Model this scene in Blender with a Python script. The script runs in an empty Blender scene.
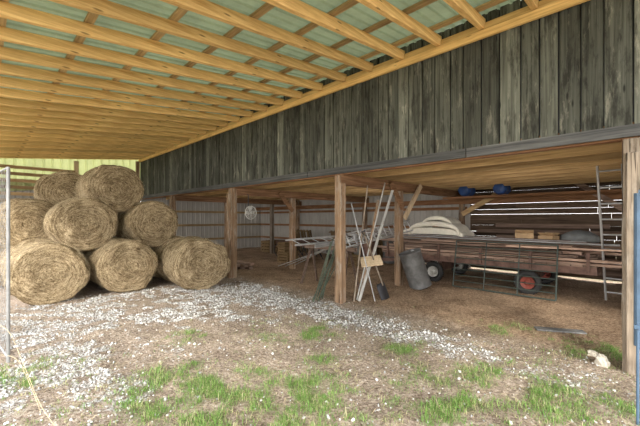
import bpy, math, random
from mathutils import Vector, Matrix, noise, Euler
random.seed(7)
S = bpy.context.scene
COL = S.collection
R = random.uniform

# ------------------------------------------------------------------ materials
def newmat(name):
    m = bpy.data.materials.new(name); m.use_nodes = True
    nt = m.node_tree; b = nt.nodes["Principled BSDF"]
    return m, nt, b
def ramp(nt, fac, stops):
    r = nt.nodes.new("ShaderNodeValToRGB")
    els = r.color_ramp.elements
    while len(els) < len(stops): els.new(0.5)
    for e, (p, c) in zip(els, stops):
        e.position = p; e.color = (*c, 1)
    nt.links.new(fac, r.inputs[0]); return r.outputs[0]
def coords(nt, scale, rot=(0,0,0), kind="Object"):
    tc = nt.nodes.new("ShaderNodeTexCoord"); mp = nt.nodes.new("ShaderNodeMapping")
    mp.inputs["Scale"].default_value = scale; mp.inputs["Rotation"].default_value = rot
    nt.links.new(tc.outputs[kind], mp.inputs[0]); return mp.outputs[0]
def noi(nt, vec, sc, det=5, rough=.6, dist=0):
    n = nt.nodes.new("ShaderNodeTexNoise"); n.inputs["Scale"].default_value = sc
    n.inputs["Detail"].default_value = det; n.inputs["Roughness"].default_value = rough
    n.inputs["Distortion"].default_value = dist
    nt.links.new(vec, n.inputs["Vector"]); return n.outputs["Fac"]
def mathn(nt, op, a, b=None, clamp=False):
    m = nt.nodes.new("ShaderNodeMath"); m.operation = op; m.use_clamp = clamp
    for i, x in enumerate((a, b)):
        if x is None: continue
        if isinstance(x, (int, float)): m.inputs[i].default_value = x
        else: nt.links.new(x, m.inputs[i])
    return m.outputs[0]
def mix(nt, fac, a, b, mode='MIX'):
    m = nt.nodes.new("ShaderNodeMixRGB"); m.blend_type = mode
    for i, x in enumerate((fac, a, b)):
        if isinstance(x, (int, float)): m.inputs[i].default_value = x
        elif isinstance(x, tuple): m.inputs[i].default_value = (*x, 1)
        else: nt.links.new(x, m.inputs[i])
    return m.outputs[0]
def toned(nt, col):
    a = nt.nodes.new("ShaderNodeAttribute"); a.attribute_name = "tone"
    h = nt.nodes.new("ShaderNodeHueSaturation")
    nt.links.new(a.outputs["Fac"], h.inputs["Value"]); nt.links.new(col, h.inputs["Color"])
    return h.outputs[0]
def bump(nt, b, h, s=.4, d=.01):
    n = nt.nodes.new("ShaderNodeBump"); n.inputs["Strength"].default_value = s; n.inputs["Distance"].default_value = d
    nt.links.new(h, n.inputs["Height"]); nt.links.new(n.outputs[0], b.inputs["Normal"])
def wood(name, c1, c2, axis=2, across=18, along=.8, rough=.85, patch=None, knots=False, crack=False):
    m, nt, b = newmat(name)
    sc = [across]*3; sc[axis] = along
    v = coords(nt, tuple(sc)); f = noi(nt, v, 1.5, 8, .65, .4)
    col = ramp(nt, f, [(.3, c1), (.68, c2)])
    big = noi(nt, coords(nt, (1,1,1)), 1.7, 4)
    col = mix(nt, .35, col, ramp(nt, big, [(.3,(.55,.5,.45)),(.7,(1.2,1.2,1.2))]), 'MULTIPLY')
    if patch:
        sp = [6]*3; sp[axis] = 1.1
        pf = noi(nt, coords(nt, tuple(sp)), 1.6, 9, .75)
        pm = ramp(nt, pf, [(patch[1], (0,0,0)), (patch[1]+.12, (1,1,1))])
        col = mix(nt, mathn(nt,'MULTIPLY',pm,.65), col, patch[0])
        dk = noi(nt, coords(nt, tuple(x*.8 for x in sp), (0,0,.3)), 2.1, 8, .7)
        col = mix(nt, mathn(nt,'MULTIPLY',ramp(nt,dk,[(.50,(0,0,0)),(.62,(1,1,1))]),.8), col, (.024,.023,.019))
    if crack:
        s2=[30]*3; s2[axis]=.7
        cr = noi(nt, coords(nt, tuple(s2)), 1.0, 4, .5, .6)
        col = mix(nt, ramp(nt,cr,[(.36,(.85,.85,.85)),(.42,(0,0,0))]), col, tuple(x*.25 for x in c1))
        s3=[7]*3; s3[axis]=2
        gr = noi(nt, coords(nt, tuple(s3)), 1.3, 7, .7)
        col = mix(nt, mathn(nt,'MULTIPLY',ramp(nt,gr,[(.5,(0,0,0)),(.62,(1,1,1))]),.55), col, (.38,.335,.28))
    if knots:
        kn = nt.nodes.new("ShaderNodeTexVoronoi"); kn.inputs["Scale"].default_value=1
        sk=[9]*3; sk[axis]=2.2
        nt.links.new(coords(nt,tuple(sk)), kn.inputs["Vector"])
        col = mix(nt, ramp(nt,kn.outputs["Distance"],[(.06,(.8,.8,.8)),(.13,(0,0,0))]), col, tuple(x*.3 for x in c1))
    col = toned(nt, col)
    nt.links.new(col, b.inputs["Base Color"]); b.inputs["Roughness"].default_value = rough
    b.inputs["Specular IOR Level"].default_value = .2
    bump(nt, b, f, .5, .008); return m
def plain(name, c, rough=.5, metal=0, var=.25, sc=6):
    m, nt, b = newmat(name)
    f = noi(nt, coords(nt, (1,1,1)), sc, 6, .65)
    lo = tuple(x*(1-var) for x in c); hi = tuple(min(1,x*(1+var)) for x in c)
    col = toned(nt, ramp(nt, f, [(.3, lo), (.7, hi)]))
    nt.links.new(col, b.inputs["Base Color"]); b.inputs["Roughness"].default_value = rough
    b.inputs["Metallic"].default_value = metal
    bump(nt, b, f, .12, .005); return m

M_rafter = wood("rafter_wood", (.60,.35,.12), (.98,.68,.30), 0, knots=True)
M_yel_y = wood("ledger_wood", (.56,.33,.11), (.95,.66,.28), 1, knots=True)
M_purlin = wood("purlin_wood", (.28,.19,.09), (.56,.40,.20), 1)
M_post = wood("post_wood", (.14,.085,.05), (.42,.28,.175), 2, crack=True)
M_postg = wood("old_post_wood", (.12,.09,.065), (.38,.31,.24), 2, crack=True)
M_beamx = wood("beam_wood_cross", (.12,.06,.03), (.36,.21,.12), 0)
M_beamy = wood("beam_wood_long", (.14,.065,.03), (.36,.19,.10), 1)
M_joist = wood("joist_wood", (.34,.21,.10), (.66,.47,.25), 1)
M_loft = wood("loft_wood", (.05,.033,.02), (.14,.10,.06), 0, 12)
M_wall = wood("weathered_black_board", (.032,.033,.027), (.14,.145,.12), 2, 26, .5, .9, patch=((.33,.31,.25), .56), knots=True)
M_trimg = wood("weathered_grey_board", (.042,.042,.045), (.17,.17,.165), 1, 20, .5, .9)
M_slat = wood("slat_wood", (.05,.032,.022), (.16,.11,.075), 1)
M_slatx = wood("slat_wood_cross", (.16,.10,.05), (.42,.29,.15), 0)
M_lumber = wood("lumber_wood", (.13,.08,.06), (.42,.30,.23), 1)
M_light = wood("pale_wood", (.45,.33,.2), (.72,.58,.4), 2)
M_alu = plain("aluminium", (.50,.50,.50), .45, .3)
M_galv = plain("galvanised_steel", (.42,.42,.42), .5, .3)
M_dark = plain("dark_steel", (.035,.035,.04), .5, .3)
M_rub = plain("rubber", (.03,.03,.03), .85)
M_red = plain("red_paint", (.26,.06,.04), .6, 0, .4)
M_rust = plain("rusty_red_steel", (.15,.085,.065), .75, .1, .5)
M_white = plain("off_white_paint", (.48,.47,.44), .6)
M_cream = plain("cream_foam", (.72,.68,.58), .8, 0, .15, 3)
M_grn = plain("dark_green_paint", (.04,.055,.045), .5, .2)
M_tpost = plain("green_steel", (.06,.075,.05), .7, .1, .4)
M_blue = plain("blue_plastic", (.035,.09,.28), .5)
M_bluegrey = plain("blue_grey_paint", (.07,.12,.19), .55, .1)
M_card = plain("cardboard", (.46,.31,.17), .85)
M_drum = plain("dull_grey_steel", (.12,.118,.115), .6, .1, .45)
M_stone = plain("gravel_stone", (.55,.545,.53), .9, 0, .15, 30)
M_rock = plain("white_rock", (.55,.5,.42), .9, 0, .25, 8)
M_tarp = plain("grey_tarp", (.17,.18,.18), .7)

def metal_sheet(name, c, transl=0):
    m, nt, b = newmat(name)
    f = noi(nt, coords(nt, (1,1,.3)), 2.5, 7, .7)
    col = ramp(nt, f, [(.25, tuple(x*.65 for x in c)), (.7, c)])
    nt.links.new(col, b.inputs["Base Color"]); b.inputs["Roughness"].default_value = .5
    if transl:
        t = nt.nodes.new("ShaderNodeBsdfTranslucent"); nt.links.new(col, t.inputs[0])
        mx = nt.nodes.new("ShaderNodeMixShader"); mx.inputs[0].default_value = transl
        nt.links.new(b.outputs[0], mx.inputs[1]); nt.links.new(t.outputs[0], mx.inputs[2])
        nt.links.new(mx.outputs[0], nt.nodes["Material Output"].inputs[0])
    return m
M_roof = metal_sheet("pale_green_roof_sheet", (.33,.40,.25), .085)
M_endg = metal_sheet("yellow_green_sheet", (.60,.64,.30), .30)
M_corr = metal_sheet("grey_corrugated_sheet", (.34,.315,.28), .04)

def haymat():
    m, nt, b = newmat("hay")
    tc = nt.nodes.new("ShaderNodeTexCoord"); sep = nt.nodes.new("ShaderNodeSeparateXYZ")
    nt.links.new(tc.outputs["Object"], sep.inputs[0])
    x, y, z = sep.outputs
    r = mathn(nt,'SQRT', mathn(nt,'ADD', mathn(nt,'MULTIPLY',x,x), mathn(nt,'MULTIPLY',z,z)))
    ang = mathn(nt,'ARCTAN2', z, x)
    rs = mathn(nt,'ADD', mathn(nt,'MULTIPLY', r, 32), mathn(nt,'MULTIPLY', ang, .6))
    cmb = nt.nodes.new("ShaderNodeCombineXYZ")
    nt.links.new(rs, cmb.inputs[0])
    nt.links.new(mathn(nt,'MULTIPLY', ang, 1.9), cmb.inputs[1]); nt.links.new(mathn(nt,'MULTIPLY', y, 30), cmb.inputs[2])
    f1 = noi(nt, cmb.outputs[0], 1.0, 7, .74, .4)
    f2 = noi(nt, tc.outputs["Object"], 42, 6, .8, 1.2)
    f = mathn(nt,'ADD', mathn(nt,'MULTIPLY', f1, .5), mathn(nt,'MULTIPLY', f2, .5))
    col = ramp(nt, f, [(.38,(.045,.030,.017)),(.47,(.24,.175,.10)),(.55,(.53,.425,.275)),(.67,(.86,.74,.54))])
    big = noi(nt, tc.outputs["Object"], 3, 4)
    col = mix(nt, .7, col, ramp(nt, big, [(.35,(.55,.51,.46)),(.6,(1.05,1.03,1))]), 'MULTIPLY')
    nt.links.new(col, b.inputs["Base Color"]); b.inputs["Roughness"].default_value = .9
    b.inputs["Specular IOR Level"].default_value = .1
    bump(nt, b, f, 1.0, .05); return m
M_hay = haymat()
M_straw = plain("straw", (.57,.46,.29), .8, 0, .4, 9)

# ------------------------------------------------------------------ mesh builder
class MB:
    def __init__(s): s.v=[]; s.f=[]; s.m=[]; s.t=[]
    def add(s, vs, fs, mat=0, tone=1.0):
        o = len(s.v); s.v += [tuple(p) for p in vs]
        for f in fs: s.f.append(tuple(i+o for i in f)); s.m.append(mat); s.t.append(tone)
    def box(s, c, d, rot=None, mat=0, tone=1.0):
        c = Vector(c); M = rot if rot is not None else Matrix.Identity(3)
        vs = [c + M @ Vector((x*d[0]/2, y*d[1]/2, z*d[2]/2)) for x in (-1,1) for y in (-1,1) for z in (-1,1)]
        s.add(vs, [(0,1,3,2),(4,6,7,5),(0,4,5,1),(2,3,7,6),(0,2,6,4),(1,5,7,3)], mat, tone)
    def beam(s, p, q, w, h, mat=0, tone=1.0, up=(0,0,1)):
        p, q = Vector(p), Vector(q); a = (q-p).normalized(); u = Vector(up)
        if abs(a.dot(u)) > .98: u = Vector((0,1,0))
        side = a.cross(u).normalized(); u2 = side.cross(a).normalized()
        M = Matrix((side, a, u2)).transposed()
        s.box((p+q)/2, (w, (q-p).length, h), M, mat, tone)
    def tube(s, pts, r, n=10, mat=0, tone=1.0, caps=True, closed=False):
        pts = [Vector(p) for p in pts]; N = len(pts); vs=[]; prev=None
        for i, p in enumerate(pts):
            if closed: a = (pts[(i+1)%N]-pts[i-1]).normalized()
            else: a = (pts[min(i+1,N-1)]-pts[max(i-1,0)]).normalized()
            if prev is None:
                u = Vector((0,0,1)) if abs(a.z) < .9 else Vector((1,0,0))
            else: u = prev
            sd = a.cross(u).normalized(); u = sd.cross(a).normalized(); prev = u
            rr = r[i] if isinstance(r, (list,tuple)) else r
            for k in range(n):
                th = 2*math.pi*k/n; vs.append(p + sd*math.cos(th)*rr + u*math.sin(th)*rr)
        fs=[]
        for i in range(N if closed else N-1):
            j=(i+1)%N
            for k in range(n):
                k2=(k+1)%n; fs.append((i*n+k, i*n+k2, j*n+k2, j*n+k))
        if caps and not closed:
            fs.append(tuple(range(n))[::-1]); fs.append(tuple((N-1)*n+k for k in range(n)))
        s.add(vs, fs, mat, tone)
    def lathe(s, prof, M=None, n=32, mat=0, tone=1.0, loop=False):
        M = M or Matrix.Identity(4); vs=[]
        for r, z in prof:
            for k in range(n):
                th=2*math.pi*k/n; vs.append(M @ Vector((r*math.cos(th), r*math.sin(th), z)))
        fs=[]; P=len(prof)
        for i in range(P if loop else P-1):
            j=(i+1)%P
            for k in range(n):
                k2=(k+1)%n; fs.append((i*n+k, i*n+k2, j*n+k2, j*n+k))
        s.add(vs, fs, mat, tone)
    def obj(s, name, mats, label=None, cat=None, parent=None, group=None, kind=None, smooth=False, bevel=0, origin=None):
        if origin is None:
            xs=[p[0] for p in s.v]; ys=[p[1] for p in s.v]; zs=[p[2] for p in s.v]
            origin = Vector(((min(xs)+max(xs))/2,(min(ys)+max(ys))/2,min(zs)))
        origin = Vector(origin)
        me = bpy.data.meshes.new(name)
        me.from_pydata([(p[0]-origin[0],p[1]-origin[1],p[2]-origin[2]) for p in s.v], [], s.f)
        if not isinstance(mats,(list,tuple)): mats=[mats]
        for m in mats: me.materials.append(m)
        me.polygons.foreach_set("material_index", s.m)
        at = me.attributes.new("tone",'FLOAT','FACE'); at.data.foreach_set("value", s.t)
        if smooth: me.polygons.foreach_set("use_smooth", [True]*len(s.f))
        me.update()
        o = bpy.data.objects.new(name, me); COL.objects.link(o)
        o.location = origin
        if parent: 
            o.parent = parent; o.location = origin - W(parent)
        meta(o, label, cat, group, kind)
        if bevel:
            b=o.modifiers.new("bevel",'BEVEL'); b.width=bevel; b.segments=1; b.limit_method='ANGLE'
        return o
def W(o):
    l = Vector(o.location)
    while o.parent: o = o.parent; l += o.location
    return l
def meta(o, label=None, cat=None, group=None, kind=None):
    if label: o["label"]=label
    if cat: o["category"]=cat
    if group: o["group"]=group
    if kind: o["kind"]=kind
def thing(name, loc, label, cat, group=None):
    e = bpy.data.objects.new(name, None); e.empty_display_size=.1; COL.objects.link(e); e.location=loc
    meta(e,label,cat,group); return e

XW=4.8; YE=15.6; Y0=-2.2
def roofz(x): return 4.17-.115*(XW-x)     # underside of the rafters
BAY=[.1,4.2,8.1,12.2]

# ------------------------------------------------------------------ ground
def sst(a,b,x):
    t=max(0,min(1,(x-a)/(b-a))); return t*t*(3-2*t)
def nz(x,y,s,o=0): return noise.fractal(Vector((x*s+o,y*s-o,o*.37)),1.0,2.0,4)
def gravel(x,y):
    n=nz(x,y,1.1,3.1); n2=nz(x,y,3.5,8.2); n3=nz(x,y,8,1.2)
    w=.24+.20*sst(1,6,y)
    st = sst(w+.28,w-.2,abs(x-4.12-.2*n)+.2*n2) * (.45*sst(-.6,.4,y)+.55*sst(.8,2.4,y))*sst(8,6.5,y)
    ar = sst(3.6,5.0,y+.9*n-.15*(x-1.5)) * sst(8.6,7.8,y)*sst(4.3,3.8,x)*sst(-.4,.1,x)
    ar *= sst(-.38,.2,n2*1.3+n*.7)*.9
    lf = sst(.55,.1,abs(x-.75-.3*n))*sst(2.6,3.6,y)*sst(5.8,5,y)*.75
    v=max(st,ar,lf)
    return max(0,min(1,v*(.9+.9*n3)))
BL=[(.25,4.5,.45,1.1),(1.15,3.35,.42,1.15),(1.45,2.65,.5,1.25),(1.9,4.45,.22,.9),(3.35,3.35,.3,1.1),(2.1,2.1,.45,.8),(3.75,2.1,.35,.65),
    (2.9,1.25,.6,.75),(3.6,.5,.7,.8),(5.2,.4,.45,.6),(2.6,2.6,.3,.5),(3.45,1.1,.45,.75),(2.7,3.6,.25,.5),(1.75,1.7,.5,1.05),(3.0,4.1,.2,.5),(5.3,1.4,.35,.45)]
def grass(x,y):
    v=0
    for bx,by,r,s in BL:
        d=((x-bx)**2+(y-by)**2)/(r*r)
        if d<6: v=max(v,s*math.exp(-d*.8))
    n=nz(x,y,3.4,5.5)
    near=sst(5.2,3.6,x+y)*.12+sst(4.6,3.8,y)*sst(5,4.4,x)*.07
    v=max(v*(.68+1.5*n),near*(1+1.6*nz(x,y,5,2.5)))+.01
    if x<-.3 or y<-.4: v=max(v,.6)
    if x>5.8 or y>7.5 and x>0: v=0
    return max(0,min(1,v*1.1))*(1-.6*gravel(x,y))
def gz(x,y):
    return .024*nz(x,y,.9,1.7)+.014*nz(x,y,5,2.2)
def lin(a,b,st):
    n=max(1,round((b-a)/st)); return [a+(b-a)*i/n for i in range(n)]
gx=lin(-30,-2,4)+lin(-2,-.4,.4)+lin(-.4,5.8,.04)+lin(5.8,12,.12)+lin(12,30,3)+[30]
gy=lin(-14,-2,3)+lin(-2,0,.25)+lin(0,8.4,.04)+lin(8.4,17,.2)+lin(17,40,4)+[40]
vs=[(x,y,gz(x,y)) for x in gx for y in gy]
ny=len(gy); fs=[(i*ny+j,(i+1)*ny+j,(i+1)*ny+j+1,i*ny+j+1) for i in range(len(gx)-1) for j in range(ny-1)]
g=MB(); g.v=vs; g.f=fs; g.m=[0]*len(fs); g.t=[1.0]*len(fs)
M_ground, nt, b = newmat("ground_dirt")
def attr(nm):
    a=nt.nodes.new("ShaderNodeAttribute"); a.attribute_name=nm; return a.outputs["Fac"]
oc=coords(nt,(1,1,1))
f1=noi(nt,oc,1.6,8,.7); f2=noi(nt,oc,26,8,.8,.5); f3=noi(nt,oc,90,4,.7)
dirt=ramp(nt,f2,[(.34,(.11,.08,.058)),(.46,(.32,.255,.205)),(.57,(.55,.47,.395)),(.68,(.78,.73,.66))])
dirt=mix(nt,.8,dirt,ramp(nt,f1,[(.34,(.50,.45,.41)),(.5,(.94,.91,.87)),(.66,(1.28,1.24,1.19))]),'MULTIPLY')
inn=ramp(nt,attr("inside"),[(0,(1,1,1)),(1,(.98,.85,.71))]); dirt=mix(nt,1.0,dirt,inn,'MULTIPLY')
vo=nt.nodes.new("ShaderNodeTexVoronoi"); vo.inputs["Scale"].default_value=34; nt.links.new(oc,vo.inputs["Vector"])
vg=ramp(nt,vo.outputs["Distance"],[(.1,(.66,.65,.64)),(.45,(.50,.48,.45)),(.7,(.22,.18,.15))])
gm=mathn(nt,'ADD',mathn(nt,'MULTIPLY',attr("gravel"),1.0),mathn(nt,'MULTIPLY',mathn(nt,'SUBTRACT',f2,.5),1.4),True)
gm=ramp(nt,gm,[(.30,(0,0,0)),(.7,(1,1,1))])
col=mix(nt,gm,dirt,vg)
grc=ramp(nt,f3,[(.3,(.07,.09,.035)),(.7,(.22,.25,.11))])
gg=mathn(nt,'ADD',attr("grass"),mathn(nt,'MULTIPLY',mathn(nt,'SUBTRACT',f2,.5),.9),True)
gg=ramp(nt,gg,[(.25,(0,0,0)),(.9,(.65,.65,.65))])
col=mix(nt,gg,col,grc)
nt.links.new(col,b.inputs["Base Color"]); b.inputs["Roughness"].default_value=.95; b.inputs["Specular IOR Level"].default_value=.1
bump(nt,b,mathn(nt,'ADD',f2,mathn(nt,'MULTIPLY',vo.outputs["Distance"],-.5)),.9,.035)
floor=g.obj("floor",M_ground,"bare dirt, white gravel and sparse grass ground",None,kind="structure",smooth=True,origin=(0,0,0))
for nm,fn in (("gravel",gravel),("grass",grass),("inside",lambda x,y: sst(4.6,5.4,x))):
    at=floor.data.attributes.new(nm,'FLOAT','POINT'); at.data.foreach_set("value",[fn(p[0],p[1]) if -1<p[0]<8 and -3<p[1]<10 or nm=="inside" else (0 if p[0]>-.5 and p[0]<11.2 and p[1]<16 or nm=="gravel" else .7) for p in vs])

ph=(1+5**.5)/2
ICV=[Vector(v).normalized() for v in [(-1,ph,0),(1,ph,0),(-1,-ph,0),(1,-ph,0),(0,-1,ph),(0,1,ph),(0,-1,-ph),(0,1,-ph),(ph,0,-1),(ph,0,1),(-ph,0,-1),(-ph,0,1)]]
ICF=[(0,11,5),(0,5,1),(0,1,7),(0,7,10),(0,10,11),(1,5,9),(5,11,4),(11,10,2),(10,7,6),(7,1,8),(3,9,4),(3,4,2),(3,2,6),(3,6,8),(3,8,9),(4,9,5),(2,4,11),(6,2,10),(8,6,7),(9,8,1)]
def stone(mb,c,s,tone=1):
    M=Euler((R(0,6),R(0,6),R(0,6))).to_matrix()@Matrix.Diagonal((R(.7,1.4),R(.6,1.1),R(.4,.8)))
    M2=Euler((R(-.5,.5),R(-.5,.5),R(0,6))).to_matrix()
    mb.add([Vector(c)+M2@(M@(p*R(.8,1.15)))*s for p in ICV],ICF,0,tone)
g=MB(); cnt=0
while cnt<12500:
    x=R(-.2,4.9); y=R(-.3,8.3); w=gravel(x,y)
    if R(0,1)<max(.045,w**1.6):
        s=R(.004,.016)*(1.6 if R(0,1)<.12 else 1)
        stone(g,(x,y,gz(x,y)+s*.1),s,R(.45,1.25)); cnt+=1
g.obj("gravel",M_stone,"loose white and pale grey crushed gravel on the dirt","gravel",kind="stuff",origin=(2.3,4,0))

M_grass,nt,b=newmat("grass_blades")
c=nt.nodes.new("ShaderNodeAttribute"); c.attribute_name="tone"
col=ramp(nt,c.outputs["Fac"],[(.0,(.08,.19,.03)),(.6,(.21,.38,.08)),(.85,(.40,.43,.18)),(1,(.60,.51,.34))])
nt.links.new(col,b.inputs["Base Color"]); b.inputs["Roughness"].default_value=.6
t=nt.nodes.new("ShaderNodeBsdfTranslucent"); nt.links.new(col,t.inputs[0]); mx=nt.nodes.new("ShaderNodeMixShader"); mx.inputs[0].default_value=.35
nt.links.new(b.outputs[0],mx.inputs[1]); nt.links.new(t.outputs[0],mx.inputs[2]); nt.links.new(mx.outputs[0],nt.nodes["Material Output"].inputs[0])
def blade(mb,x,y,h,w,lean,az,tone):
    z0=gz(x,y)-.003
    d=Vector((math.cos(az),math.sin(az),0)); s=Vector((-d.y,d.x,0))
    p=Vector((x,y,z0)); m=p+Vector((0,0,h*.6))+d*lean*.35*h; e=p+Vector((0,0,h*(1-.35*lean)))+d*lean*h
    mb.add([p-s*w,p+s*w,m+s*w*.7,m-s*w*.7,e],[(0,1,2,3),(3,2,4)],0,tone)
g=MB(); n=0
while n<5600:
    x=R(-.3,5.9); y=R(-.4,5.2); w=grass(x,y)
    if R(0,1)<w**1.4:
        n+=1; hh=R(.018,.058)*(.5+1.1*w)
        dry=R(0,1)<(.45 if w<.3 else .2)
        for k in range(random.randint(4,8)):
            blade(g,x+random.gauss(0,.024),y+random.gauss(0,.024),hh*R(.6,1.3),R(.0013,.003),R(.2,1.4),R(0,6.28),R(.8,1) if dry else R(.1,.78))
g.obj("grass",M_grass,"short tufts of green grass growing through dirt","grass",kind="stuff",origin=(2.5,2.5,0))
g=MB()
for i in range(19000):
    if i<3800: x=R(0,4.3); y=R(6.4,8.2)
    elif i<7600: x=R(4.6,8); y=R(0,8)
    elif i<10000: x=R(3,5.6); y=R(-.2,2.5)
    else: x=R(.2,4.8); y=R(.1,6)
    L=R(.02,.10); az=R(0,6.28); d=Vector((math.cos(az),math.sin(az),R(-.1,.2)))*L; s=Vector((-d.y,d.x,0)).normalized()*R(.0008,.002)
    p=Vector((x,y,gz(x,y)+.006)); g.add([p-s,p+s,p+d+s,p+d-s],[(0,1,2,3)],0,R(.3,1.2))
g.obj("straw_litter",M_straw,"scattered dry straw stems on the ground","straw",kind="stuff",origin=(4,4,0))

# ------------------------------------------------------------------ building shell
def corr(mb, p0, du, dv, L, H, nrm, pitch=.23, depth=.02, mat=0, tone=1.0):
    p0,du,dv,nrm=Vector(p0),Vector(du).normalized(),Vector(dv).normalized(),Vector(nrm).normalized()
    prof=[]; x=0
    while x<L:
        for a,dd in ((0,0),(.62,0),(.72,1),(.88,1),(.98,0)):
            if x+a*pitch<=L: prof.append((x+a*pitch,dd*depth))
        x+=pitch
    prof.append((L,0)); vs=[]
    for a,d in prof:
        q=p0+du*a+nrm*d; vs+= [q, q+dv*H]
    mb.add(vs,[(2*i,2*i+2,2*i+3,2*i+1) for i in range(len(prof)-1)],mat,tone)
sl=Vector((1,0,.115)).normalized()
XL=-1.2
g=MB(); corr(g,(XL-.3,Y0,roofz(XL-.3)+.235),(0,1,0),sl,YE+.1-Y0,(XW+.1-XL+.3)*1.007,(0,0,-1),.15,.02)
g.obj("ceiling",M_roof,"pale green ribbed metal lean-to roof sheets",kind="structure")
y=Y0+.1
while y<YE:
    g=MB(); g.beam((XL-.2,y,roofz(XL-.2)+.075),(XW-.03,y,roofz(XW-.03)+.075),.07,.14,tone=R(.78,1.12))
    g.obj("rafter",M_rafter,"yellow pine rafter under the lean-to roof","rafter",group="lean-to rafters",bevel=.004); y+=.61
x=XL-.1
while x<XW:
    g=MB(); g.box((x,(Y0+YE)/2,roofz(x)+.168),(.085,YE-Y0,.035),tone=R(.8,1.2))
    g.obj("purlin",M_purlin,"flat brown wooden purlin above the rafters","purlin",group="lean-to purlins"); x+=.72
g=MB(); g.box((XW-.075,(Y0+YE)/2,roofz(XW)-.075),(.045,YE-Y0,.10),tone=1.05); g.box((XW-.05,(Y0+YE)/2,roofz(XW)+.03),(.04,YE-Y0,.09),tone=.8)
g.obj("trim_1",M_yel_y,"yellow pine ledger board along the wall top",kind="structure")
g=MB(); g.box((XL,(Y0+YE)/2,roofz(XL)-.1),(.09,YE-Y0,.2))
g.obj("trim_2",M_yel_y,"eave beam of the lean-to",kind="structure")
for yy in (-2,15.4):
    g=MB(); g.box((XL,yy,(roofz(XL)-.2)/2-.05),(.16,.16,roofz(XL)-.1))
    g.obj("post",M_post,"square wooden post under the eave beam","post",group="eave posts",bevel=.008)
g=MB(); y=Y0
while y<YE:
    w=R(.15,.25); x=XW+R(-.008,.008)
    g.box((x,y+w/2,(2.54+4.4)/2+R(-.012,.012)),(.025,w-R(.008,.02),4.4-2.54),tone=R(.6,1.2) if R(0,1)<.82 else R(1.25,1.8)); y+=w
g.obj("wall_front",M_wall,"weathered black vertical barn boards",kind="structure")
g=MB(); g.box((XW+.03,(Y0+YE)/2,3.5),(.01,YE-Y0,1.8)); g.obj("wall_front_backing",M_dark,kind="structure")
g=MB(); y=Y0
while y<YE:
    L=R(3,4.2); L=min(L,YE-y); g.box((XW-.03,y+L/2,2.53),(.035,L-.012,.125),tone=R(.7,1.15)); y+=L
g.obj("trim_3",M_trimg,"weathered grey skirt board under the wall planks",kind="structure")
g=MB(); g.box((XW+.07,(Y0+YE)/2,2.54),(.1,YE-Y0,.18)); g.obj("trim_4",M_beamy,"old girder behind the skirt board",kind="structure")
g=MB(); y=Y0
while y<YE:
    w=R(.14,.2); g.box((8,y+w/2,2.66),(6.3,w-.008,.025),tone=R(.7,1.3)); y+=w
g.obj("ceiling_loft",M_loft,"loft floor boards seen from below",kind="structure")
x=5.2
while x<10.6:
    g=MB(); g.box((x,(Y0+YE)/2,2.567),(.045,YE-Y0-.1,.155),tone=R(.6,1.3))
    g.obj("joist",M_joist,"pale sawn joist under the loft floor","joist",group="loft joists"); x+=.66
for yb in BAY:
    g=MB(); g.box((7.95,yb+.0,2.375),(6.3,.13,.21),tone=R(.9,1.2))
    g.obj("cross_beam",M_beamx,"reddish brown beam carrying the loft joists","beam",group="loft cross beams",bevel=.008)
g=MB(); g.box((10.77,(Y0+YE)/2,2.16),(.06,YE-Y0,.17)); g.obj("wall_beam",M_beamy,"long reddish brown beam along the back wall","beam",bevel=.006)
g=MB(); z=.05
while z<2.65:
    h=R(.14,.2); yy=Y0
    while yy<4.0:
        L=min(R(2.0,3.2),4.0-yy); g.box((11.05,yy+L/2,z+h/2),(.022,L-.004,h),tone=R(.5,1.3)); yy+=L
    z+=h+(R(-.002,.001) if R(0,1)<.45 else R(.002,.005))
corr(g,(11.1,4.0,0),(0,1,0),(0,0,1),YE-4.0,2.7,(-1,0,0),.23,.02,1)
g.obj("wall_back",[M_slat,M_corr],"back wall of gapped boards and corrugated metal",kind="structure")
g=MB(); corr(g,(4.8,YE,0),(1,0,0),(0,0,1),6.3,2.7,(0,-1,0),.23,.02); g.obj("wall_end",M_corr,"grey corrugated metal end wall",kind="structure")
for k,zz in enumerate((.6,1.3,1.95)):
    g=MB(); g.box((11.03,9.8,zz),(.05,11.4,.1)); g.obj("girt",M_beamy,"horizontal wooden girt on the metal wall","girt",group="back wall girts")
    g=MB(); g.box((7.95,YE-.05,zz),(6.2,.05,.1)); g.obj("girt",M_slatx,"horizontal wooden girt on the metal wall","girt",group="back wall girts")
g=MB(); z=.02
while z<2.65:
    h=R(.15,.2); g.box((8,-1.9,z+h/2),(6.2,.022,h),tone=R(.6,1.2)); z+=h+.02
g.obj("wall_side",M_slatx,"side wall of horizontal boards",kind="structure")
g=MB(); corr(g,(XL-.3,YE+.05,2.32),sl,(0,0,1),(XW-XL+.35)*1.007,1.36,(0,-1,0),.26,.04)
corr(g,(XL-.2,YE+.08,0),(1,0,0),(0,0,1),XW-XL+.2,3.02,(0,-1,0),.2,.025,1)
g.obj("wall_lean_to_end",[M_endg,M_corr],"yellow-green translucent ribbed end wall",kind="structure")
z=.4
while z<3.5:
    g=MB(); g.box((.5,YE-.16,z),(3.9,.04,.11),tone=R(.7,1.2))
    g.obj("fence_board",M_slatx,"horizontal brown board across the lean-to end","board",group="end wall boards"); z+=.23
g=MB(); g.box((3.5,YE-.03,3.0),(2.4,.05,.13)); g.obj("girt",M_slatx,"horizontal girt under the green end sheets","girt")
for xx,h in ((.15,3.6),(2.5,3.85),(4.65,4.1)):
    g=MB(); g.box((xx,YE-.07,h/2-.03),(.13,.12,h)); g.obj("post",M_light if xx==2.5 else M_post,"square pine post at the lean-to end","post",group="end posts",bevel=.006)

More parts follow.
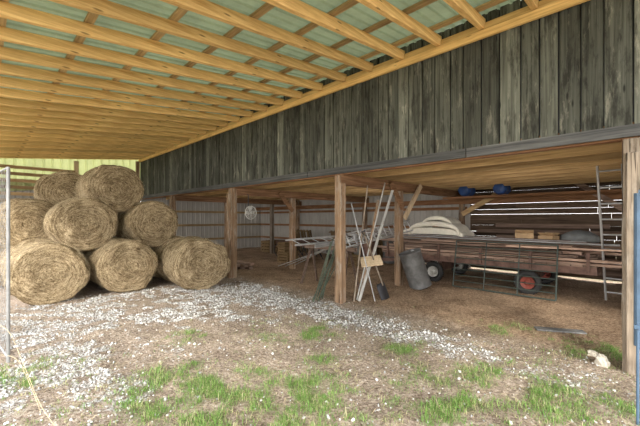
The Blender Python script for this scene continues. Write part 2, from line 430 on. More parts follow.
# ------------------------------------------------------------------ posts
def post(x,y,w,d,h,mat,label,extra=None,grp="barn posts"):
    g=MB(); n=7; vs=[]
    for i in range(n+1):
        z=-.05+(h+.05)*i/n
        for sx,sy in ((-1,-1),(1,-1),(1,1),(-1,1)):
            vs.append((x+sx*w/2*R(.93,1.07),y+sy*d/2*R(.93,1.07),z))
    fs=[(4*i+j,4*i+(j+1)%4,4*i+4+(j+1)%4,4*i+4+j) for i in range(n) for j in range(4)]+[(3,2,1,0),(4*n,4*n+1,4*n+2,4*n+3)]
    g.add(vs,fs,0,R(.85,1.1))
    if extra: g.box((x+extra[0],y+extra[1],h/2-.1),(extra[2],extra[3],h-.1),tone=1.05)
    return g.obj("post",mat,label,"post",group=grp,bevel=.01)
post(XW+.02,.05,.2,.22,2.44,M_postg,"thick weathered grey post at the barn corner",(-.13,-.02,.05,.2))
post(XW+.02,4.2,.13,.13,2.44,M_post,"brown square post with a plank nailed to it",(-.0,-.09,.15,.04))
post(XW+.02,8.1,.18,.18,2.44,M_post,"warm brown square post beside the hay bales",(-.12,0,.04,.15))
post(XW+.02,12.2,.18,.18,2.44,M_post,"brown square post behind the hay bales")
for yb in BAY[1:]:
    post(7.0,yb,.16,.16,2.27,M_post,"reddish brown inner post under a cross beam")
    post(9.3,yb,.15,.15,2.27,M_postg,"old dark inner post under a cross beam") if yb>8 else None
for yb in BAY: post(10.88,yb,.16,.14,2.6,M_post,"brown post against the back wall")
def brace(p,q,lab,mat=M_beamx,w=.05,h=.13):
    g=MB(); g.beam(p,q,w,h); g.obj("brace",mat,lab,"brace",group="post braces",bevel=.005)
brace((7.04,4.07,1.62),(7.85,4.07,2.46),"diagonal pale brace on the inner post",M_light)
brace((6.96,4.07,1.85),(6.45,4.07,2.42),"diagonal brown brace on the inner post")
brace((10.69,4.12,1.75),(10.69,2.6,2.62),"diagonal brace from the back post to the joists",M_joist,.06,.15)
brace((6.9,7.97,1.85),(6.35,7.97,2.4),"diagonal brown brace on the inner post")
brace((10.69,.17,1.7),(10.69,1.3,2.6),"diagonal brace from the back post to the joists",M_lumber)

# ------------------------------------------------------------------ hay bales
def bale_mesh(seed,r=.6,L=1.22):
    random.seed(seed); n=72; prof=[]
    for k in range(13): prof.append((max(.001,r*.93*k/12), -L/2))
    for a in (20,45,70): prof.append((r-.05+.05*math.sin(math.radians(a)), -L/2+.05-.05*math.cos(math.radians(a))))
    for k in range(13): prof.append((r,-L/2+.06+(L-.12)*k/12))
    for a in (70,45,20): prof.append((r-.05+.05*math.sin(math.radians(a)), L/2-.05+.05*math.cos(math.radians(a))))
    for k in range(8,-1,-1): prof.append((max(.001,r*.93*k/8), L/2))
    g=MB(); g.lathe(prof,Matrix.Rotation(math.radians(90),4,'X'),n)
    vs=[]
    for p in g.v:
        v=Vector(p); rr=math.hypot(v.x,v.z)
        d=noise.fractal(v*4+Vector((seed*3.1,0,0)),1,2,4)*.05+noise.noise(v*1.6+Vector((seed,0,0)))*.055
        e=abs(v.y)>L/2-.08
        spiral=.012*math.sin((rr/r*6+math.atan2(v.z,v.x)/(2*math.pi))*2*math.pi)
        if rr>1e-3: v.x*=1+d/max(rr,.2)*(rr/r); v.z*=1+d/max(rr,.2)*(rr/r)
        if e: v.y+=math.copysign((d*.9+spiral*.7+.05*(1-(rr/r)**2)),v.y)
        vs.append(tuple(v))
    g.v=vs
    f=MB()
    for i in range(5000):
        th=R(0,2*math.pi)
        if i<2500:
            rr=r*math.sqrt(R(0,1))*.98; c=Vector((rr*math.cos(th),-L/2-.045*(1-(rr/r)**2)-.002,rr*math.sin(th)))
            dirv=Vector((-math.sin(th),0,math.cos(th)))*random.choice((-1,1))+Vector((R(-.6,.6),R(-.6,-.03),R(-.6,.6)))
        else:
            c=Vector((r*math.cos(th),R(-L/2,L/2),r*math.sin(th)))*1.0
            dirv=Vector((-math.sin(th),0,math.cos(th)))+Vector((math.cos(th)*R(0,.8),R(-.8,.6),math.sin(th)*R(0,.8)))
        dirv=dirv.normalized()*R(.03,.10); s=dirv.cross(Vector((R(-1,1),R(-1,1),R(-1,1)))).normalized()*R(.0009,.002)
        f.add([c-s,c+s,c+dirv],[(0,1,2)],0,R(.35,1.4))
    return g,f
variants=[]
for sd in (1,2,3,4):
    g,f=bale_mesh(sd); variants.append((g,f))
BALES=[(.90,7.95,.57,.575,-.03,"large round hay bale on the gravel in the bottom row"),
 (2.22,8.05,.565,.57,.02,"large round hay bale wedged between two others in the bottom row"),
 (3.56,7.12,.57,.575,-.12,"round hay bale on the gravel beside the brown post"),
 (1.57,8.6,1.49,.575,-.04,"round hay bale stacked on the bottom row"),
 (2.93,8.6,1.47,.56,.05,"round hay bale stacked beside another on the second tier"),
 (2.24,9.0,2.32,.57,.03,"round hay bale on the very top of the stack"),
 (.90,9.25,.57,.57,.02,"round hay bale hidden behind the bottom row"),
 (2.24,9.33,.57,.57,-.02,"round hay bale hidden behind the bottom row"),
 (3.56,8.5,.57,.57,.0,"round hay bale behind the end bale"),
 (.74,10.1,1.50,.57,.08,"round hay bale in the rear of the second tier"),
 (1.52,10.3,2.24,.56,-.05,"round hay bale in the rear of the top tier"),
 (.45,10.6,.57,.57,0,"round hay bale at the rear of the stack")]
base={}
for i,(x,yf,z,r,rz,lab) in enumerate(BALES):
    v=i%4
    if v not in base:
        g,f=variants[v]
        b=g.obj("hay_bale",M_hay,smooth=True,origin=(0,0,0)); fr=f.obj("loose_straw",M_straw,origin=(0,0,0)); base[v]=(b.data,fr.data)
        bpy.data.objects.remove(b); bpy.data.objects.remove(fr)
    o=bpy.data.objects.new("hay_bale",base[v][0]); COL.objects.link(o)
    c=bpy.data.objects.new("loose_straw",base[v][1]); COL.objects.link(c); c.parent=o; c["kind"]="stuff"
    o.location=(x,yf+.61,z)
    ry=math.pi if i in (4,5,9,10) else 0
    o.rotation_mode='ZYX'
    o.rotation_euler=(Matrix.Rotation(rz,3,'Z')@Matrix.Rotation(ry+R(-.1,.1),3,'Y')).to_euler('ZYX')
    o.scale=(r/.6*1.08,1,r/.6)
    meta(o,lab,"hay bale","stacked round hay bales")
random.seed(21)

# ------------------------------------------------------------------ hay wagon
wx0,wx1,wy0,wy1=8.1,9.75,.62,5.3
wag=thing("hay_wagon",((wx0+wx1)/2,(wy0+wy1)/2,0),"old flatbed farm wagon with red wheels loaded with lumber","farm wagon")
g=MB(); y=wy0
while y<wy1-.01:
    g.box(((wx0+wx1)/2,y+.1,.675),(wx1-wx0,.188,.04),tone=R(.6,1.3)); y+=.2
g.obj("deck",M_lumber,parent=wag)
g=MB()
for x in (wx0+.02,wx1-.02): g.box((x,(wy0+wy1)/2,.60),(.06,wy1-wy0,.14))
for x in (wx0+.5,wx1-.5): g.box((x,(wy0+wy1)/2,.54),(.08,wy1-wy0,.12))
for y in (wy0+.03,1.85,3.0,3.9,wy1-.03): g.box(((wx0+wx1)/2,y,.58),(wx1-wx0-.05,.06,.1))
for y in (1.75,3.85): 
    g.box(((wx0+wx1)/2,y,.4),(.9,.1,.3)); g.tube([(wx0+.1,y,.25),(wx1-.1,y,.25)],.035)
g.obj("frame",M_rust,parent=wag,label="rusty red steel frame")
g=MB(); g.beam((8.93,4.3,.42),(8.93,6.5,.28),.09,.09); g.beam((8.6,4.5,.42),(8.93,5.5,.36),.06,.06); g.beam((9.26,4.5,.42),(8.93,5.5,.36),.06,.06); g.tube([(8.93,6.5,.28),(8.93,6.62,.27)],.05)
g.obj("tongue",M_rust,parent=wag)
for (x,y,lab) in ((wx0+.0,1.75,"rubber tyre with a red hub"),(wx0+.0,3.85,"rubber tyre with a pale hub"),(wx1-.0,1.75,None),(wx1-.0,3.85,None)):
    rad=.255; M=Matrix.Translation((x,y,rad))@Matrix.Rotation(math.radians(90),4,'Y')
    prof=[]
    for k in range(16):
        a=2*math.pi*k/16; prof.append((rad-.06+.06*math.cos(a)*(1 if math.cos(a)<.7 else .97), .075*math.sin(a)))
    g=MB(); g.lathe(prof,M,32,loop=True)
    for k in range(28):
        a=2*math.pi*k/28; c=M@Vector(((rad)*math.cos(a),(rad)*math.sin(a),0)); g.box(c,(.11,.02,.014),Matrix.Rotation(-a,3,'X'))
    wh=g.obj("wheel",M_rub,parent=wag,smooth=True,label=lab)
    g=MB(); g.lathe([(.001,-.06),(.035,-.065),(.045,-.04),(.07,-.02),(.095,-.035),(.135,-.055),(.142,.055),(.1,.04),(.05,.03),(.001,.03)],M,24)
    for k in range(5):
        a=2*math.pi*k/5; c=M@Vector((.062*math.cos(a),.062*math.sin(a),-.03)); g.tube([c,c+Vector((-.02,0,0))],.009,6)
    g.obj("rim",M_red if y<3 else M_white,parent=wh)
for y in (.75,1.7,2.7,3.7,4.7,5.2):
    g=MB(); g.box((wx0-.03,y,.76),(.04,.05,.4),tone=R(.8,1.2)); g.obj("stake",M_rust,parent=wag)
g=MB(); g.box((wx0-.0,(wy0+wy1)/2+.1,.80),(.02,wy1-wy0+.5,.05),tone=1.5); g.obj("side_board",M_lumber,parent=wag)
for row in range(5):
    for col_ in range(6 if row<4 else 4):
        x=8.28+col_*.235+R(-.04,.04)+(.02*row if col_==0 else 0); L=R(3.2,5.4) if col_<2 else R(3.2,4.6); yc=2.95+R(-.7,.6)+(.3 if row>2 else 0); w=R(.13,.22)
        g=MB(); g.box((x,yc,.722+row*.064),(w,L,.05),Matrix.Rotation(R(-.02,.02),3,'Z'),tone=R(.4,2.1))
        g.obj("lumber_board",M_lumber,"long reddish brown plank stacked on the wagon","plank",group="planks stacked on the wagon",bevel=.004)
for k in range(13):
    g=MB(); y0_=R(-.1,2.4); L=R(1.8,3.9); xx=8.22+.085*k; sk=R(-.3,.3)
    g.beam((xx,y0_,1.015+.03*(k%3)),(xx+sk,y0_+L,1.02+.035*(k%4)),R(.06,.14),.03,tone=R(.5,2.3))
    g.obj("lumber_board",M_lumber,"loose weathered plank thrown on top of the load","plank",group="loose planks on the load")
for k in range(4):
    g=MB(); g.tube([(8.2+.06*k,.3+.25*k,1.11+.012*k),(8.25+.08*k,6.2+.2*k,1.14+.02*k)],.018,8,tone=R(.6,1.1))
    g.obj("pipe",M_rust if k%2 else M_galv,"long rusty steel pipe lying on the stacked planks","pipe",group="steel pipes on the wagon")
def foam(y0,y1,x0,w,h,z,th,lab):
    g=MB(); n=18; vs=[]
    for i in range(n+1):
        t=i/n; a=math.pi*t
        cy=(y0+y1)/2-math.cos(a)*(y1-y0)/2; cz=z+h*math.sin(a)**.6
        ny_,nz_=-math.cos(a)*.4,math.sin(a)**.6
        for (dx,dr) in ((0,0),(w,0),(w,th),(0,th)):
            vs.append((x0+dx,cy+ny_*dr,max(z,cz+nz_*dr)))
    fs=[]
    for i in range(n):
        for j in range(4):
            j2=(j+1)%4; fs.append((4*i+j,4*i+j2,4*i+4+j2,4*i+4+j))
    fs+= [(0,3,2,1),(4*n,4*n+1,4*n+2,4*n+3)]
    g.add(vs,fs); return g.obj("foam_mattress",M_cream,lab,"mattress",group="folded mattresses",bevel=.03)
foam(3.25,4.85,8.3,.8,.05,1.15,.17,"thick off-white pad folded over the lumber")
foam(3.3,4.6,8.22,.75,.24,1.17,.13,"off-white pad arched on top of another")
foam(3.5,4.35,8.4,.65,.38,1.2,.10,"small off-white pad on the very top of the load")
def carton(c,s,rz,lab):
    e=thing("cardboard_box",(c[0],c[1],c[2]),lab,"box","cardboard boxes"); Mz=Matrix.Rotation(rz,3,'Z')
    g=MB(); g.box((c[0],c[1],c[2]+s[2]/2),s,Mz); g.obj("body",M_card,parent=e,bevel=.004)
    for sg in (-1,1):
        g=MB(); g.box(Vector((c[0],c[1],c[2]+s[2]+.015))+Mz@Vector((sg*s[0]*.36,0,.02)),(s[0]*.42,s[1],.006),Mz@Matrix.Rotation(-sg*.5,3,'Y'),tone=1.15)
        g.obj("flap",M_card,parent=e)
carton((8.7,1.95,1.11),(.3,.36,.17),.2,"open brown cardboard box on the lumber")
carton((8.8,1.5,1.11),(.28,.3,.12),-.3,"small brown cardboard box on the lumber")
g=MB()
g.lathe([(.001,.0),(.3,.0),(.36,.06),(.34,.16),(.22,.24),(.1,.27),(.001,.28)],Matrix.Translation((9.1,1.0,1.07)),28)
g.v=[tuple(Vector(p)+Vector((1,1,.6))*noise.noise(Vector(p)*7)*.04) for p in g.v]
g.obj("tarp_bundle",M_tarp,"crumpled grey tarp bundle on the wagon end","tarp",smooth=True)

def tube_gate(p,q,h,z0,nr,mat,lab,r=.018,name="livestock_gate",lean=Vector((0,0,0))):
    p=Vector(p);q=Vector(q); e=thing(name,((p.x+q.x)/2,(p.y+q.y)/2,0),lab,"gate")
    g=MB(); up=Vector((0,0,h))+lean
    a=p+Vector((0,0,z0)); b_=q+Vector((0,0,z0))
    g.tube([a,a+up],r*1.15,10); g.tube([b_,b_+up],r*1.15,10); g.tube([a+up,b_+up],r*1.15,10); g.tube([a,b_],r*1.15,10)
    g.obj("frame",mat,parent=e)
    for k in range(1,nr):
        g=MB(); g.tube([a+up*(k/nr),b_+up*(k/nr)],r*.8,8); g.obj("rail",mat,parent=e)
    for t in (.33,.66):
        g=MB(); m=a.lerp(b_,t); g.beam(m,m+up,.02,.01); g.obj("stile",mat,parent=e)
    return e
tube_gate((7.70,1.2,0),(7.74,3.2,0),1.05,.03,8,M_grn,"dark green tubular livestock gate leaning on the wagon",r=.014,lean=Vector((.22,0,0)))

for k in range(8):
    ln=R(-1.6,.1)
    g=MB(); g.beam((10.93-.012*k,.4+R(-.3,.5),.22+.17*k),(10.93-.012*k,3.95+ln*.5,.22+.17*k),.03,.11,tone=R(.3,1.0))
    g.obj("lumber_board",M_lumber,"brown plank racked along the back wall","plank",group="planks along the back wall")
for (yy) in (3.75,2.8):
    e=thing("plastic_barrel",(10.15,yy,2.27),"blue plastic barrel lying on a rack under the loft","barrel","blue barrels")
    M=Matrix.Translation((9.78,yy,2.445))@Matrix.Rotation(math.radians(90),4,'Y')
    g=MB(); g.lathe([(.001,0),(.12,0),(.155,.03),(.17,.1),(.18,.12),(.18,.15),(.17,.17),(.17,.42),(.18,.44),(.18,.47),(.155,.57),(.12,.6),(.001,.6)],M,28); g.obj("body",M_blue,parent=e,smooth=True)
    g=MB(); g.lathe([(.001,-.02),(.03,-.02),(.03,.005)],M@Matrix.Translation((.07,0,0)),12); g.obj("cap",M_blue,parent=e)
for xx in (9.9,10.3):
    g=MB(); g.box((xx,2.2,2.235),(.06,4.4,.06)); g.obj("rack_rail",M_beamy,"wooden rail carrying the blue barrels","rail",group="rack rails")

def drum(x,y,z,tilt,mat,lab,sc=1.0):
    d=thing("metal_drum",(x,y,0),lab,"drum","metal drums")
    M=Matrix.Translation((x,y,z))@Matrix.Rotation(math.radians(tilt[0]),4,'X')@Matrix.Rotation(math.radians(tilt[1]),4,'Y')@Matrix.Scale(sc,4)
    prof=[(.001,.02),(.25,.02),(.27,0),(.275,.02),(.262,.04),(.26,.27),(.268,.29),(.268,.31),(.26,.33),(.26,.56),(.268,.58),(.268,.6),(.26,.62),(.262,.85),(.275,.87),(.275,.89),(.255,.9),(.25,.87),(.001,.87)]
    g=MB(); g.lathe(prof,M,36); g.obj("body",mat,parent=d,smooth=True)
    g=MB(); g.lathe([(.001,.9),(.035,.9),(.035,.87)],M@Matrix.Translation((.14,0,0)),14); g.obj("bung",M_galv,parent=d)
drum(7.05,3.66,.05,(-12,-14),M_drum,"dented grey steel drum tilted against the inner post",.94)
drum(9.9,7.2,0,(0,0),M_rust,"rusty brown steel drum standing in the barn")
drum(10.4,6.6,0,(0,0),M_drum,"dark grey steel drum standing by the metal wall")
drum(10.3,5.6,0,(0,0),M_rust,"rusty steel drum with flaking paint by the back wall")

def ladder(p,q,wv,nr,mat,lab,name="ladder",r=.016,railw=.06,rt=.024):
    p,q,wv=Vector(p),Vector(q),Vector(wv); e=thing(name,(p.x,p.y,min(p.z,q.z)),lab,"ladder")
    nrm=(q-p).normalized().cross(wv.normalized())
    for s in (-.5,.5):
        g=MB(); g.beam(p+wv*s,q+wv*s,rt,railw,up=nrm); g.obj("rail",mat,parent=e)
    for k in range(nr):
        c=p.lerp(q,(k+.6)/nr); g=MB(); g.tube([c-wv*.5,c+wv*.5],r,8); g.obj("rung",mat,parent=e)
    return e
ladder((8.60,.36,.0),(7.62,.42,2.56),(.04,.33,0),9,M_galv,"tall aluminium ladder leaning against the loft joists",rt=.028)
ladder((5.45,4.62,1.12),(8.35,4.62,1.42),(0,.14,.26),12,M_alu,"silver aluminium ladder on edge from a sawhorse to the wagon",r=.014,railw=.05,rt=.03)
ladder((5.1,5.98,1.04),(8.2,5.5,1.13),(0,.34,.10),11,M_alu,"grey ladder section lying beside another ladder",r=.010,railw=.04)
for k in range(4):
    g=MB(); g.tube([(4.95+.1*k,5.0+.1*k,.99+.01*k),(8.6+.1*k,4.8+.16*k,1.14+.06*k)],.014,8,tone=R(.8,1.2))
    g.obj("pipe",M_galv,"thin steel conduit lying from the sawhorse to the wagon","pipe",group="conduits beside the ladders")
e=thing("sawhorse",(5.75,5.3,0),"wooden sawhorse carrying ladders and pipes","sawhorse")
g=MB(); g.box((5.72,5.3,.92),(.09,1.6,.09),tone=.6); g.obj("top_rail",M_lumber,parent=e)
for sy in (-1,1):
    for sx in (-1,1):
        g=MB(); g.beam((5.72+sx*.03,5.3+sy*.6,.88),(5.72+sx*.28,5.3+sy*.68,0),.03,.06,tone=.5); g.obj("leg",M_lumber,parent=e)
for k in range(3):
    g=MB(); g.tube([(6.9+.12*k,8.7-.2*k,.03),(5.78+.06*k,5.1+.08*k,.99),(5.7+.06*k,4.5+.08*k,1.14)],.015,8)
    g.obj("pipe",M_galv,"long pale pipe sloping from the ground onto the sawhorse","pipe",group="pipes on the sawhorse")

def pole(p,q,r,mat,lab,name,cat,flat=None,grp="poles leaning by the post"):
    g=MB()
    if flat: g.beam(p,q,flat[0],flat[1],tone=R(.9,1.15))
    else: g.tube([p,Vector(p).lerp(Vector(q),.5),q],r,10,tone=R(.9,1.15))
    return g.obj(name,mat,lab,cat,group=grp)
pole((5.15,4.03,0),(6.22,4.08,2.4),.015,M_white,"long white pole leaning on the cross beam","pole","pole")
pole((5.12,3.95,0),(6.5,4.06,2.25),0,M_white,"pale narrow board leaning on the cross beam","board","board",(.055,.02))
pole((5.05,4.02,0),(5.62,4.11,2.3),.016,M_postg,"old grey wooden handle leaning on the cross beam","pole","pole")
pole((5.22,4.0,0),(6.0,4.11,2.0),0,M_post,"brown rough lath leaning beside the poles","board","board",(.05,.025))
pole((5.3,3.7,0),(5.02,4.06,1.9),.011,M_galv,"thin steel rod leaning on the post","rod","rod")
def shovel(pt,pb,bm,lab,sz=(.26,.34),hm=M_postg):
    pt,pb=Vector(pt),Vector(pb); e=thing("shovel",(pb.x,pb.y,0),lab,"shovel"); a=(pt-pb).normalized()
    g=MB(); g.tube([pt,pb+a*sz[1]*.8],.015,10); g.obj("handle",hm,parent=e,smooth=True)
    g=MB(); sd=a.cross(Vector((0,-1,.3))).normalized(); s2=-sd.cross(a)
    g.tube([pt-sd*.06,pt+sd*.06],.015,8); g.tube([pt-sd*.06,pt-a*.1],.009,6); g.tube([pt+sd*.06,pt-a*.1],.009,6); g.obj("grip",M_dark,parent=e)
    n,m=8,8; vs=[]
    for i in range(n+1):
        for j in range(m+1):
            u=(j/m-.5); v=i/n; w=sz[0]
            if v>.85: w*=1-2.2*(v-.85)
            curl=.05*(abs(u*2)**2.5)+.05*max(0,v-.8)
            vs.append(pb+sd*u*w+a*v*sz[1]+s2*curl)
    fs=[(i*(m+1)+j,i*(m+1)+j+1,(i+1)*(m+1)+j+1,(i+1)*(m+1)+j) for i in range(n) for j in range(m)]
    g=MB(); g.add(vs,fs); o=g.obj("blade",bm,parent=e,smooth=True); so=o.modifiers.new("solid",'SOLIDIFY'); so.thickness=.006
shovel((5.35,4.02,1.35),(5.62,3.62,.02),M_dark,"scoop shovel with a black blade standing on the ground",(.30,.34))
rv=Vector((.7,-.714,.12)).normalized(); uv=Vector((.6,.45,.45)); uv=(uv-rv*uv.dot(rv)).normalized(); nv=rv.cross(uv)
g=MB(); g.box((5.42,3.88,.76),(.42,.30,.025),Matrix((rv,uv,nv)).transposed(),tone=1.1); g.obj("board",M_light,"small tan board propped among the leaning poles","board")
for k in range(8):
    x=4.50+.055*k+R(-.01,.01); y=4.52+.07*math.sin(k*2.2)+.02*k; g=MB()
    p=Vector((x-.06,y,0)); q=Vector((4.74+.03*k,4.33+.03*(k%2),.95+R(-.25,.3)))
    g.beam(p,q,.02,.006,tone=R(.6,1.5)); g.beam(p+Vector((0,.012,0)),q+Vector((0,.012,0)),.006,.02)
    for t in range(8): g.box(p.lerp(q,.3+.08*t)-Vector((0,.008,0)),(.009,.010,.010))
    g.obj("steel_fence_post",M_tpost,"green studded steel fence post leaning on the brown post","fence post",group="steel fence posts leaning on the post")
FR=.18
e=thing("wall_fan",(5.2,8.0,1.6),"round white barn fan hung beside the brown post","fan")
g=MB(); C=Vector((5.25,7.9,1.78))
for rr in (FR,.13,.09,.05): g.tube([C+Vector((rr*math.cos(a),-.05+.03*(1-rr/FR),rr*math.sin(a))) for a in [2*math.pi*k/28 for k in range(28)]],.004 if rr<FR else .013,6,closed=True)
for k in range(10):
    a=2*math.pi*k/10; g.tube([C+Vector((0,-.08,0)),C+Vector((FR*math.cos(a),-.05,FR*math.sin(a)))],.003,5)
g.obj("cage",M_white,parent=e)
for k in range(4):
    g=MB(); a=2*math.pi*k/4; dv=Vector((math.cos(a),0,math.sin(a))); tv=Vector((-math.sin(a),.35,math.cos(a)))
    g.add([C+dv*.03-tv*.02,C+dv*.15-tv*.06,C+dv*.16+tv*.06,C+dv*.03+tv*.02],[(0,1,2,3)]); g.obj("blade",M_white,parent=e)
g=MB(); g.tube([C+Vector((0,-.02,0)),C+Vector((0,.1,0))],.04,14); g.obj("motor",M_white,parent=e)
g=MB(); g.tube([C+Vector((0,.08,0)),C+Vector((0,.08,.5)),(5.25,8.02,2.30)],.012,8); g.obj("bracket",M_dark,parent=e)
e=thing("field_cultivator",(9.2,9.6,0),"rusty farm cultivator with curved tines parked in the barn","farm implement")
g=MB()
for x in (8.5,9.9): g.beam((x,8.9,.6),(x,10.6,.6),.08,.08)
for y in (8.9,9.7,10.6): g.beam((8.3,y,.66),(10.1,y,.66),.08,.08)
g.beam((9.2,8.9,.6),(9.2,7.9,.45),.08,.08); g.obj("frame",M_rust,parent=e)
for y in (8.9,9.7,10.6):
    for x in (8.4,8.85,9.3,9.75,10.05):
        g=MB(); g.tube([(x,y,.6),(x,y+.22,.5),(x,y+.25,.25),(x,y+.02,.02)],.018,6); g.obj("tine",M_dark,parent=e)
def pallet(c,M3,lab,tone=1):
    g=MB(); c=Vector(c)
    for k in range(6):
        g.box(c+M3@Vector((0,-.5+.2*k,.06)),(1.1,.11,.018),M3,tone=R(.7,1.2)*tone)
        g.box(c+M3@Vector((0,-.5+.2*k,-.06)),(1.1,.09,.018),M3,tone=R(.7,1.2)*tone) if k%2==0 else None
    for s in (-.5,0,.5): g.box(c+M3@Vector((s,0,0)),(.04,1.12,.1),M3,tone=tone)
    g.obj("pallet",M_slatx,lab,"pallet",group="wooden pallets")
for k,(yy,zz) in enumerate(((7.6,.56),(9.0,.56),(11.2,.56))):
    pallet((10.55-.1*k,yy,.56),Matrix.Rotation(math.radians(78),3,'Y'),"brown wooden pallet leaning on the metal wall",.6)
for k in range(4): pallet((9.9,12.6,.08+.14*k),Matrix.Rotation(.1*k,3,'Z'),"brown wooden pallet in a low stack",.7)
for k in range(3): pallet((6.9,14.2,.08+.14*k),Matrix.Rotation(.05*k,3,'Z'),"brown wooden pallet in a low stack",.7)
def crate(c,s,rz,lab):
    g=MB(); Mz=Matrix.Rotation(rz,3,'Z'); c=Vector(c)
    for k in range(4):
        z=s[2]*(k+.5)/4
        for sg in (-1,1):
            g.box(c+Mz@Vector((sg*s[0]/2,0,z)),(.015,s[1],s[2]/4-.015),Mz,tone=R(.5,.8)); g.box(c+Mz@Vector((0,sg*s[1]/2,z)),(s[0],.015,s[2]/4-.015),Mz,tone=R(.5,.8))
    for sx in (-1,1):
        for sy in (-1,1): g.box(c+Mz@Vector((sx*(s[0]/2-.025),sy*(s[1]/2-.025),s[2]/2)),(.03,.03,s[2]),Mz)
    g.box(c+Vector((0,0,.01)),(s[0],s[1],.02),Mz); g.obj("wooden_crate",M_slatx,lab,"crate",group="slatted crates")
crate((7.9,9.4,0),(.6,.5,.4),.2,"slatted wooden crate on the dirt floor")
crate((7.9,9.42,.4),(.55,.45,.35),-.1,"slatted wooden crate stacked on another crate")
crate((8.6,7.1,0),(.6,.5,.4),-.3,"slatted wooden crate beside a rusty drum")
for k in range(8):
    g=MB(); g.box((5.6+.17*(k%4),10.3-.1*(k%3),.05+.09*(k//4)),(.14,2.4+R(-.3,.3),.08),Matrix.Rotation(R(-.03,.03),3,'Z'),tone=R(.6,1.5))
    g.obj("timber",M_lumber,"rough brown timber stacked on the dirt floor","timber",group="timbers on the floor")
g=MB(); g.box((5.75,.85,.015),(.14,.6,.02),Matrix.Rotation(.5,3,'Z'),tone=1.6); g.obj("board",M_trimg,"weathered grey board lying on the ground","board")
def rock(c,s,lab):
    g=MB(); bm=[]; n=10
    for i in range(n+1):
        for j in range(16):
            th=math.pi*i/n; p=2*math.pi*j/16; v=Vector((math.sin(th)*math.cos(p),math.sin(th)*math.sin(p),math.cos(th)))
            v*=1+.5*noise.noise(v*1.3+Vector(c)*3)+.25*noise.noise(v*3+Vector(c))
            bm.append(Vector(c)+Vector((v.x*s[0],v.y*s[1],v.z*s[2])))
    g.add(bm,[(i*16+j,i*16+(j+1)%16,(i+1)*16+(j+1)%16,(i+1)*16+j) for i in range(n) for j in range(16)])
    g.obj("rock",M_rock,lab,"rock",group="rocks at the corner post")
rock((4.72,.32,.04),(.07,.06,.075),"white rough rock at the foot of the corner post")
rock((4.98,.42,.02),(.045,.055,.035),"small pale rock beside the corner post")
tube_gate((4.27,.03,0),(4.1,-2.4,0),1.42,.42,5,M_bluegrey,"blue-grey tubular gate standing open at the corner post",r=.03,name="farm_gate")
g=MB(); g.tube([(3.58,.03,-.05),(3.58,.03,.78)],.01,10); g.box((3.58,.03,.76),(.05,.04,.03))
g.obj("gate_latch_rod",M_bluegrey,"thin blue-grey steel rod standing beside the gate","rod")

# ------------------------------------------------------------------ chain link panel
e=thing("chain_link_gate",(.19,5.7,0),"galvanised chain-link gate panel beside the bales","gate")
a=Vector((.06,6.4,.02)); b_=Vector((.195,5.0,.02)); H=2.15
g=MB()
for p in (a,b_): g.tube([p,p+Vector((0,0,H))],.017,10,tone=.6)
for z in (0.05,H): g.tube([a+Vector((0,0,z)),b_+Vector((0,0,z))],.010,8,tone=.6)
g.obj("frame",M_galv,parent=e)
g=MB(); L=(b_-a).length; st=.11
def cl(s,z): return a.lerp(b_,s/L)+Vector((0,0,z))
s=-H
while s<L:
    for sg in (0,1):
        t0=max(0,-s); t1=min(H,L-s)
        if t1>t0:
            z0,z1=(t0,t1) if sg==0 else (H-t0,H-t1)
            g.tube([cl(s+t0,z0),cl(s+t1,z1)],.0014,4,caps=False,tone=.7)
    s+=st
g.obj("wire_mesh",M_galv,parent=e)
def wire(pts,lab,r=.002,mat=M_straw):
    P=[]
    pts=[Vector(p) for p in pts]
    for i in range(len(pts)-1):
        p0=pts[max(i-1,0)];p1=pts[i];p2=pts[i+1];p3=pts[min(i+2,len(pts)-1)]
        for k in range(8):
            t=k/8; P.append(.5*((2*p1)+(p2-p0)*t+(2*p0-5*p1+4*p2-p3)*t*t+(3*p1-p0-3*p2+p3)*t**3))
    P.append(pts[-1]); g=MB(); g.tube(P,r,8); return g.obj("twine",mat,lab,"twine",smooth=True,group="loose twine by the gate")
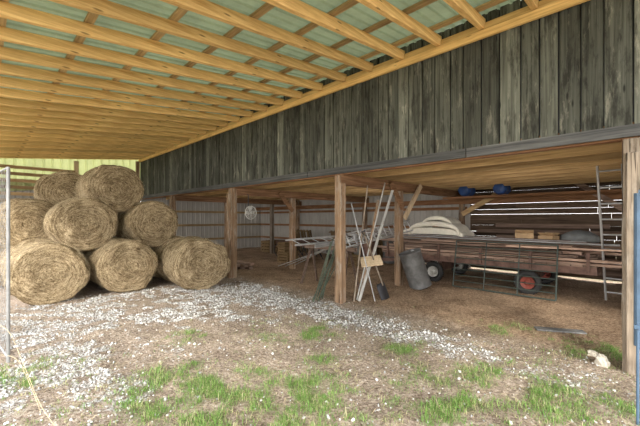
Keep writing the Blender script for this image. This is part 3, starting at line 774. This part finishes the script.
wire([(.10,4.3,.62),(.17,4.0,.58),(.25,3.7,.34),(.33,3.4,.1),(.42,3.0,.01)],"thin pale twine arching down to the ground")
wire([(.12,4.4,.3),(.22,4.0,.33),(.3,3.7,.12),(.33,3.5,.02)],"short pale twine arching down to the ground",.0018)

# ------------------------------------------------------------------ light
w=bpy.data.worlds.new("World"); S.world=w; w.use_nodes=True; nt=w.node_tree
bg=nt.nodes["Background"]; 
tc=nt.nodes.new("ShaderNodeTexCoord"); sp=nt.nodes.new("ShaderNodeSeparateXYZ"); nt.links.new(tc.outputs["Generated"],sp.inputs[0])
rp=nt.nodes.new("ShaderNodeValToRGB"); rp.color_ramp.elements[0].position=.0; rp.color_ramp.elements[0].color=(1,.97,.93,1); rp.color_ramp.elements[1].position=.6; rp.color_ramp.elements[1].color=(.9,.94,1,1)
nt.links.new(sp.outputs[2],rp.inputs[0]); nt.links.new(rp.outputs[0],bg.inputs[0]); bg.inputs[1].default_value=4.8
sun=bpy.data.lights.new("sun",'SUN'); sun.energy=4.0; sun.angle=.2; sun.color=(1,.94,.84)
so=bpy.data.objects.new("sun",sun); COL.objects.link(so)
so.rotation_euler=Vector((.55,.50,-.42)).to_track_quat('-Z','Y').to_euler()
def fill_light(loc,e,c=(1,.93,.83),r=.5):  # added point light without a fixture, brightens the shed interior
    l=bpy.data.lights.new("interior_fill",'POINT'); l.energy=e; l.color=c; l.shadow_soft_size=r
    o=bpy.data.objects.new("interior_fill",l); COL.objects.link(o); o.location=loc
fill_light((6.9,1.8,1.7),14); fill_light((7.9,6.2,1.8),16); fill_light((6.4,10.3,1.8),14); fill_light((9.0,14,1.8),8)  # unseen fill lights added inside the shed, not actual barn fittings

cam=bpy.data.cameras.new("camera"); co=bpy.data.objects.new("camera",cam); COL.objects.link(co)
co.location=(0,0,1.6); co.rotation_euler=(math.radians(90),0,-math.atan2(337,330)); cam.sensor_width=36; cam.lens=330/640*36; cam.shift_y=6/640; cam.clip_start=.05
S.camera=co
S.view_settings.view_transform='Standard'; S.view_settings.look='None'; S.view_settings.exposure=0.25
